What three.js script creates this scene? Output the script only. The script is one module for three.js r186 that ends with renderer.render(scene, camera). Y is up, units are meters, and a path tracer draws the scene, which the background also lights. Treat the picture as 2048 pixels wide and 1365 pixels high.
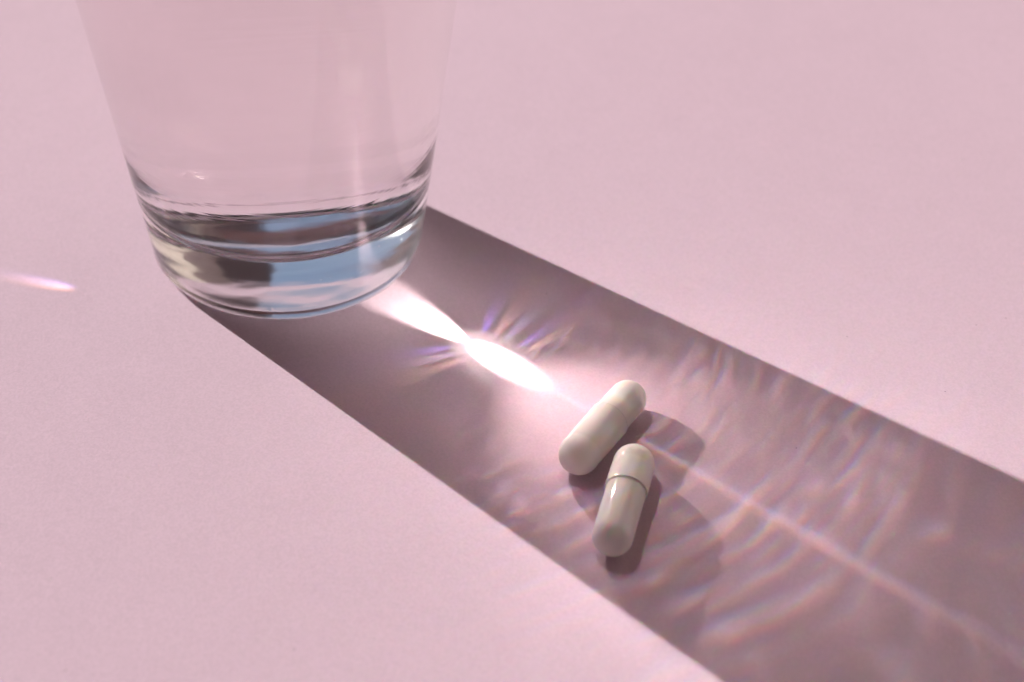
import * as THREE from 'three';
import { mergeVertices, toCreasedNormals } from 'three/addons/utils/BufferGeometryUtils.js';

const MM = 0.001, scene = new THREE.Scene();
const V = (x, y, z) => new THREE.Vector3(x * MM, y * MM, z * MM);

// ---------------------------------------------------------------- camera
const W = 1024, H = 682, FPX = 3575.6 / 1365.3;            // focal length in picture heights
const camera = new THREE.PerspectiveCamera(2 * Math.atan(0.5 / FPX) * 180 / Math.PI, W / H, 0.01, 60);
{
  const p = 0.6971, roll = 0.0262;
  const d = new THREE.Vector3(0, -Math.sin(p), -Math.cos(p)), r0 = new THREE.Vector3(1, 0, 0), u0 = new THREE.Vector3().crossVectors(r0, d);
  const u = u0.clone().multiplyScalar(Math.cos(roll)).addScaledVector(r0, -Math.sin(roll));
  camera.position.copy(V(46.25, 220.05, 293.1));
  camera.up.copy(u);
  camera.focus = 0.325; camera.userData.fStop = 12;
  camera.lookAt(camera.position.clone().add(d));
}

// ---------------------------------------------------------------- light
const AZ = 0.686, EL = 0.453;                              // where the sunlight travels to, and how steeply
const toSun = new THREE.Vector3(-Math.cos(AZ) * Math.cos(EL), Math.sin(EL), -Math.sin(AZ) * Math.cos(EL));
const sun = new THREE.DirectionalLight(0xfff7f0, 4);
sun.name = 'sun'; sun.position.copy(toSun.clone().multiplyScalar(2)); sun.target.position.set(0, 0, 0);
sun.castShadow = true; sun.shadow.radius = 1;
Object.assign(sun.shadow.camera, { left: -0.4, right: 0.4, top: 0.4, bottom: -0.4, near: 0.1, far: 6 });
scene.add(sun, sun.target);
{
  const w = 256, h = 128, data = new Float32Array(w * h * 4);
  for (let j = 0; j < h; j++) for (let i = 0; i < w; i++) {
    const up = ((j + 0.5) / h - 0.5) * Math.PI, t = Math.max(0, Math.sin(up)), o = (j * w + i) * 4;
    const k = Math.pow(1 - t, 3);
    data[o] = 0.40 + 0.38 * k; data[o + 1] = 0.56 + 0.30 * k; data[o + 2] = 0.86 + 0.10 * k; data[o + 3] = 1;
  }
  const sky = new THREE.DataTexture(data, w, h, THREE.RGBAFormat, THREE.FloatType);
  sky.mapping = THREE.EquirectangularReflectionMapping; sky.magFilter = THREE.LinearFilter; sky.needsUpdate = true;
  scene.background = sky; scene.environment = sky;
  scene.backgroundIntensity = scene.environmentIntensity = 0.3;
}
const renderer = new THREE.WebGLRenderer({ antialias: true });
renderer.setSize(W, H);
renderer.toneMapping = THREE.LinearToneMapping;
renderer.toneMappingExposure = 1.74;
renderer.shadowMap.enabled = true; renderer.shadowMap.type = THREE.PCFSoftShadowMap;

// ---------------------------------------------------------------- noise and textures
const rand = (seed) => () => { seed = (seed + 0x6d2b79f5) | 0; let t = Math.imul(seed ^ (seed >>> 15), 1 | seed); t = (t + Math.imul(t ^ (t >>> 7), 61 | t)) ^ t; return ((t ^ (t >>> 14)) >>> 0) / 4294967296; };
function lattice(nx, ny, seed) {                            // value noise that closes on itself, 0..1
  const r = rand(seed), g = Float32Array.from({ length: nx * ny }, r), s = (t) => t * t * (3 - 2 * t);
  return (u, v) => {
    const x = (u - Math.floor(u)) * nx, y = (v - Math.floor(v)) * ny, i = Math.floor(x), j = Math.floor(y), a = s(x - i), b = s(y - j);
    const p = (k, l) => g[((j + l) % ny) * nx + ((i + k) % nx)];
    return (p(0, 0) * (1 - a) + p(1, 0) * a) * (1 - b) + (p(0, 1) * (1 - a) + p(1, 1) * a) * b;
  };
}
function greyTexture(w, h, f) {
  const d = new Uint8Array(w * h * 4);
  for (let j = 0; j < h; j++) for (let i = 0; i < w; i++) { const v = Math.max(0, Math.min(255, 255 * f((i + 0.5) / w, (j + 0.5) / h))), o = (j * w + i) * 4; d[o] = d[o + 1] = d[o + 2] = v; d[o + 3] = 255; }
  const t = new THREE.DataTexture(d, w, h); t.magFilter = THREE.LinearFilter; t.wrapS = t.wrapT = THREE.RepeatWrapping; t.needsUpdate = true; return t;
}
const smooth = THREE.MathUtils.smoothstep;

// ---------------------------------------------------------------- added spot lamps that stand in for sunlight focused by the water
const along = (a, b, y) => V(a * Math.cos(AZ) - b * Math.sin(AZ), y, a * Math.sin(AZ) + b * Math.cos(AZ));
function beam(name, from, to, half, penumbra, cd, size, color = 0xfff4e6) {
  const l = new THREE.SpotLight(color, cd, 0, half * Math.PI / 180, penumbra, 2);
  l.name = name; l.position.copy(from); l.target.position.copy(to); l.castShadow = true; l.shadow.radius = size / 20; // size in mm
  l.shadow.camera.near = 0.001;
  scene.add(l, l.target);
}
beam('added_fan_lamp', along(48, -1, 24), along(99, 3, 0), 38, 1, 0.0054, 0.5, 0xffe6dc);
beam('added_core_lamp', along(33, 0, 9), along(56, 0, 0), 8.4, 1, 0.036, 0.5);
beam('added_glow_lamp', along(34, 0, 13), along(55, 0, 0), 19, 1, 0.002, 0.8);
beam('added_wedge_lamp', along(56.5, 0, 3.0), along(37, 0, 0), 12.5, 0.5, 0.017, 0.3);
for (const [a0, b0, a1, b1, c] of [[51.5, 1, 47, -9, 0x8f80ff], [53, 1, 50, -11, 0xffd8c0], [54.5, 0.5, 53, -12, 0xd8d0ff], [57, 0.5, 57.5, -12, 0xb090ff], [58.5, 0, 60, -12, 0xffe0b8], [51, -1.5, 44, 8, 0x9488ff], [52.5, -1.5, 46, 10, 0xf0e8ff], [54, -1.5, 49, 11, 0xffd0b0]]) beam('added_flare_lamp', along(a0, b0, 1.5), along(a1, b1, 0), 7.5, 1, 0.0007, 0.3, c);   // added lamps that imitate rainbow fringes beside the focus
for (const [dz, c] of [[0.55, 0xffa860], [0, 0xfff2e8], [-0.6, 0xa898ff]]) beam('added_glint_lamp', V(-29, 3, 20.6 + dz), V(-46, 0, 16.4 + dz), 5.2, 1, 0.0016, 0.3, c);   // added lamps that imitate light thrown left by the base
[0xff0000, 0x00e800, 0x0000e8].forEach((c, i) => beam('added_ripple_lamp', along(2 + 0.35 * (i - 1), 0.25 * (i - 1), 215), along(108, 0, 0), 14, 0.8, 0.1, 0.22, c));   // added lamps above the glass, offset by colour to imitate dispersion

// ---------------------------------------------------------------- surface
const fibre = [lattice(130, 420, 1), lattice(420, 120, 2), lattice(680, 680, 3), lattice(30, 34, 4), lattice(7, 7, 5)];
const paperBump = greyTexture(2048, 2048, (u, v) => 0.25 * fibre[0](u + 0.1 * v, v) + 0.25 * fibre[1](u, v + 0.1 * u) + 0.5 * fibre[2](u, v));
const paperTone = greyTexture(2048, 2048, (u, v) => 0.84 + 0.11 * fibre[2](u, v) + 0.02 * fibre[0](u, v) + 0.02 * fibre[3](u, v) + 0.015 * fibre[4](u, v));
{ // stray dark specks in the paper
  const r = rand(77), d = paperTone.image.data;
  for (let k = 0; k < 46; k++) { const x = Math.floor(r() * 2040) + 3, y = Math.floor(r() * 2040) + 3, n = r() < 0.3 ? 2 : 1; for (let i = 0; i < n + 1; i++) for (let j = 0; j < n; j++) { const o = ((y + j) * 2048 + x + i) * 4, v = 60 + 60 * r(); d[o] = d[o + 1] = d[o + 2] = v; } }
}
paperTone.colorSpace = THREE.NoColorSpace;
const paperMat = new THREE.MeshStandardMaterial({ name: 'pink_paper', color: new THREE.Color().setRGB(0.615, 0.466, 0.568), roughness: 0.95, map: paperTone, bumpMap: paperBump, bumpScale: 0.000026 });
const paper = new THREE.Mesh(new THREE.BoxGeometry(1.6, 0.0006, 1.6), paperMat);
{ const q = paper.geometry.attributes.position, t = paper.geometry.attributes.uv; for (let i = 0; i < q.count; i++) t.setXY(i, q.getX(i) / 0.2, q.getZ(i) / 0.2); }
paper.position.set(0.1, -0.0003, -0.2); paper.name = 'paper_surface'; paper.receiveShadow = true;
paper.userData = { kind: 'structure', label: 'pale pink matte paper surface under the glass and the capsules' };
scene.add(paper);

// ---------------------------------------------------------------- glass of water
function lathe(pts, seg = 160, tall) {
  const g = new THREE.LatheGeometry(pts.map(([r, y]) => new THREE.Vector2(r * MM, y * MM)), seg);
  if (tall) { const p = g.attributes.position, t = g.attributes.uv; for (let i = 0; i < p.count; i++) t.setY(i, Math.min(0.999, Math.max(0.001, p.getY(i) / MM / tall))); }
  return g;
}
const K = 0.1332, RB = 27, TALL = 168, LEVEL = 82, TH = 2.4, FLOOR = 13;
const rout = (y) => RB + K * y, rin = (y) => rout(y) - TH;
const arc = (cx, cy, r, a0, a1, n) => Array.from({ length: n + 1 }, (_, i) => { const a = a0 + (a1 - a0) * i / n; return [cx + r * Math.cos(a), cy + r * Math.sin(a)]; });
const wet = [[0, FLOOR - 0.6], [6, FLOOR - 0.5], [12, FLOOR - 0.2], ...arc(rin(FLOOR + 9) - 9.3, FLOOR + 9, 9, -Math.PI / 2, -0.13, 14)];
for (let y = 26; y <= LEVEL; y += 4) wet.push([rin(y), y]);
const outer = [...Array.from({ length: 22 }, (_, r) => [r, 1.7 - 1.35 * (r / 21) ** 2]), [22.6, 0.0], [24.2, 0.0], ...arc(24.6, 2.0, 2.0, -Math.PI / 2 + 0.1, -0.1, 8).map(([x, y]) => [x + 0.35, y])];
outer.push([rout(2.6), 2.6], [rout(2.9) - 0.22, 2.9], [rout(3.3) - 0.22, 3.3], [rout(3.6), 3.6]);                 // the ring above the foot
for (let y = 5; y < TALL; y += 4) outer.push([rout(y), y]);
const rim = [[rout(TALL) - 0.2, TALL + 0.9], [rout(TALL) - 1.0, TALL + 1.3], [rout(TALL) - 1.9, TALL + 0.9]];
const dry = []; for (let y = TALL; y > LEVEL; y -= 4) dry.push([rin(y), y]); dry.push([rin(LEVEL), LEVEL]);
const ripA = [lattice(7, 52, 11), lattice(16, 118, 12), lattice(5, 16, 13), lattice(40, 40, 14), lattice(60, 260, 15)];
const causticMask = greyTexture(1024, 1024, (u, v) => {         // alpha pattern put into the upper wall to cast caustic ripple bands
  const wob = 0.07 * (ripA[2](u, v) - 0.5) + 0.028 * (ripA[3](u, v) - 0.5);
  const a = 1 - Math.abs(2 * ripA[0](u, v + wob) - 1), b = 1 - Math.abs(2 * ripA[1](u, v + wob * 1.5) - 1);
  const seam = Math.exp(-Math.pow((u - 0.1408 + 0.0006 * (ripA[3](u, v) - 0.5)) / 0.0013, 2));  // clear strip placed to cast the bright streak along the shadow axis
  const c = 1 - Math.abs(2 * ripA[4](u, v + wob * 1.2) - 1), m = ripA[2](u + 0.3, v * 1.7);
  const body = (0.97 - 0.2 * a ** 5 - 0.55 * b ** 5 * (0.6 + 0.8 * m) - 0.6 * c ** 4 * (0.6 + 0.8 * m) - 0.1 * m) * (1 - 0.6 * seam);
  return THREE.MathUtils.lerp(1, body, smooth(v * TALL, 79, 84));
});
const foot = greyTexture(4, 1024, (u, v) => 0.14 * (1 - smooth(v * TALL, 1.6, 2.4)));   // the pressed underside is less polished
const drawnN = [lattice(9, 260, 31), lattice(22, 620, 32)];
const drawn = greyTexture(512, 2048, (u, v) => 0.65 * drawnN[0](u, v) + 0.35 * drawnN[1](u, v));   // faint rings left by the pressing
const glassMat = new THREE.MeshPhysicalMaterial({ name: 'clear_glass', color: 0xffffff, roughness: 1, transmission: 1, thickness: 0.003, ior: 1.5, transparent: true, alphaMap: causticMask, bumpMap: drawn, bumpScale: 0.00001, roughnessMap: foot });
const glassWater = new THREE.MeshPhysicalMaterial({ name: 'water_against_glass', color: 0xffffff, roughness: 0, transmission: 1, thickness: 0.05, ior: 1.33 / 1.5, attenuationColor: new THREE.Color().setRGB(0.935, 0.89, 0.887), attenuationDistance: 0.06 });
const waterTop = new THREE.MeshPhysicalMaterial({ name: 'water', color: 0xffffff, roughness: 0, transmission: 1, thickness: 0.05, ior: 1.33 });
const glass = new THREE.Group(); glass.name = 'drinking_glass';
glass.userData = { label: 'clear tapered drinking glass with a thick base, full of water', category: 'glass' };
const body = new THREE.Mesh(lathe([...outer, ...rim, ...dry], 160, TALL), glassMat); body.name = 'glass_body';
{ // the pressed underside is slightly uneven
  const p = body.geometry.attributes.position, n = lattice(10, 10, 21), n2 = lattice(26, 26, 22);
  for (let i = 0; i < p.count; i++) { const r = Math.hypot(p.getX(i), p.getZ(i)) / MM; if (r < 21.5 && p.getY(i) < 0.002) p.setY(i, p.getY(i) + MM * (0.24 * (n(p.getX(i) / 0.06 + 0.5, p.getZ(i) / 0.06 + 0.5) - 0.5) + 0.03 * (n2(p.getX(i) / 0.06 + 0.5, p.getZ(i) / 0.06 + 0.5) - 0.5)) * Math.min(1, (21.5 - r) / 3)); }
  body.geometry.computeVertexNormals();
}
glass.add(body); scene.add(glass);
const water = new THREE.Group(); water.name = 'water';
const w1 = new THREE.Mesh(lathe(wet, 160, TALL), glassWater); w1.name = 'water_body';
const w2 = new THREE.Mesh(lathe([[rin(LEVEL), LEVEL], [rin(LEVEL) * 0.5, LEVEL], [0, LEVEL]]), waterTop); w2.name = 'water_surface';
water.add(w1, w2); water.userData = { label: 'clear water filling the drinking glass', category: 'water' };
scene.add(water);

{
  const r = rand(5), g = new THREE.SphereGeometry(MM, 16, 12), m = new THREE.MeshPhysicalMaterial({ name: 'air_in_glass', color: 0xffffff, roughness: 0, transmission: 1, thickness: 0.001, ior: 1 / 1.5 });
  for (let i = 0; i < 14; i++) {
    const a = 0.25 + 1.0 * r(), R = 20 + 4.5 * r(), o = new THREE.Mesh(g, m), k = 0.1 + 0.16 * r() * r();
    o.name = 'bubble'; o.position.copy(V(R * Math.cos(a), 7 + 5 * r(), R * Math.sin(a))); o.scale.set(k * 1.3, k, k * 1.3); glass.add(o);
  }
}
// ---------------------------------------------------------------- two mirrored walls beyond the frame, then unseen ones added to shape the light
const wallMat = new THREE.MeshStandardMaterial({ name: 'cream_wall', color: new THREE.Color().setRGB(0.62, 0.56, 0.47), roughness: 0.9 });
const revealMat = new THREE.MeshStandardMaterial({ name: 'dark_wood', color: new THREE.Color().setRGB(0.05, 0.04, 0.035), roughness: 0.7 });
function wall(name, m, x0, z0, x1, z1, label) {
  const o = new THREE.Mesh(new THREE.BoxGeometry(Math.hypot(x1 - x0, z1 - z0), 3, 0.08), m); o.name = name;
  o.position.set((x0 + x1) / 2, 1, (z0 + z1) / 2); o.rotation.y = -Math.atan2(z1 - z0, x1 - x0); o.userData = { kind: 'structure', label }; scene.add(o);
}
wall('side_wall', wallMat, 0.34, -1.5, 1.3, 0.8, 'plain cream wall mirrored in the base of the glass');
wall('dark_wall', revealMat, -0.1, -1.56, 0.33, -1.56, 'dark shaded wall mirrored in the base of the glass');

const warmFillMat = new THREE.MeshStandardMaterial({ name: 'warm_fill', color: new THREE.Color().setRGB(0.36, 0.18, 0.15), roughness: 0.8 });  // reddish brown so the added surfaces warm the shade
{
  const o = new THREE.Mesh(new THREE.BoxGeometry(6.4, 0.08, 4.6), warmFillMat); o.name = 'added_ceiling'; o.position.set(-0.2, 1.75, 0.9); o.userData = { kind: 'structure', label: 'unseen brown slab added overhead to block sky light' }; scene.add(o);  // added out of view to cut the sky light
}
{
  const o = new THREE.Mesh(new THREE.BoxGeometry(6, 0.08, 6), warmFillMat); o.name = 'floor'; o.position.set(0, -0.79, 0.4); o.userData = { kind: 'structure', label: 'unseen brown slab added below to block sky light' }; scene.add(o);  // added out of view to stop sky light from below
}
wall('added_rear_wall', warmFillMat, -3.4, 3.2, 2.6, 3.2, 'unseen brown wall added behind the viewer to warm the shade');  // added out of view for warm bounce into the shade
wall('added_left_wall', warmFillMat, -1.7, -0.1, -1.7, 3.2, 'unseen brown wall added left of the viewer to block sky light');  // added out of view to block the sky on the left

// ---------------------------------------------------------------- capsules
const shellMat = new THREE.MeshPhysicalMaterial({ name: 'capsule_shell', color: new THREE.Color().setRGB(0.80, 0.775, 0.755), roughness: 0.85, transmission: 0.5, thickness: 0, clearcoat: 1, clearcoatRoughness: 0.06 });
const rimMat = new THREE.MeshPhysicalMaterial({ name: 'capsule_rim', color: new THREE.Color().setRGB(0.9, 0.88, 0.86), roughness: 0.6, transmission: 0.5, thickness: 0, clearcoat: 1, clearcoatRoughness: 0.1 });
const powderMat = new THREE.MeshStandardMaterial({ name: 'white_powder', color: new THREE.Color().setRGB(0.72, 0.70, 0.68), roughness: 1 });
const revolve = (pts, mat, name, parent) => {               // a solid of revolution lying along +x
  const m = new THREE.Mesh(lathe(pts, 72), mat); m.rotation.z = -Math.PI / 2; m.name = name; parent.add(m); return m;
};
function capsule(x, z, yaw, r, L, seam) {                   // the cap's dome is the end at +x, its open rim at x = seam
  const g = new THREE.Group(); g.name = 'capsule'; g.position.copy(V(x, r, z)); g.rotation.y = yaw;
  const h = L / 2 - r, rb = r * 0.935, e = L / 2 - rb * 1.02;
  const cap = [[rb + 0.01, seam + 0.22], [r - 0.02, seam + 0.22], [r, seam + 0.3]];
  for (let y = seam + 0.8; y < h - 2.4; y += 0.8) cap.push([r, y]);
  cap.push([r, h - 2.0], [r - 0.07, h - 1.5], [r - 0.1, h - 1.2], [r - 0.07, h - 0.9], [r - 0.02, h - 0.4]);   // the locking ring
  cap.push(...arc(0, h, r - 0.02, 0.02, Math.PI / 2 * 0.999, 18));
  const low = [...arc(0, -e, rb, -Math.PI / 2 * 0.999, -0.02, 18)];
  for (let y = -e + 0.8; y < seam + 1.5; y += 0.8) low.push([rb, y]);
  revolve([[rb + 0.01, seam + 0.22], [rb + 0.01, seam + 0.03], [r - 0.05, seam], [r + 0.05, seam + 0.06], [r + 0.06, seam + 0.16], [r + 0.02, seam + 0.26], [r - 0.03, seam + 0.26]], rimMat, 'cap_rim', g);
  const c = revolve(cap, shellMat, 'cap', g), b = revolve(low, shellMat, 'body', g);
  const q = rb - 0.25; revolve([[0.001, -e + 0.4], [q * 0.6, -e + 0.35], [q * 0.95, -e + 0.4], [q, -e + 0.9], [q, h - 0.9], [q * 0.9, h - 0.4], [q * 0.5, h - 0.3], [0.001, h - 0.3]], powderMat, 'powder_fill', g);
  scene.add(g); return g;
}
capsule(63.0, 57.85, 1.031 + Math.PI, 3.737, 24.6, -2.2).userData = { label: 'off-white capsule closer to the glass, lying just behind the other one', category: 'capsule', group: 'off-white capsules in the shadow of the glass' };
capsule(66.02, 76.1, 1.338, 3.73, 25.0, 2).userData = { label: 'off-white capsule in front, with a dark seam line across its middle', category: 'capsule', group: 'off-white capsules in the shadow of the glass' };

scene.traverse((o) => { if (o.isMesh) { o.castShadow = true; o.receiveShadow = true; } });
renderer.render(scene, camera);
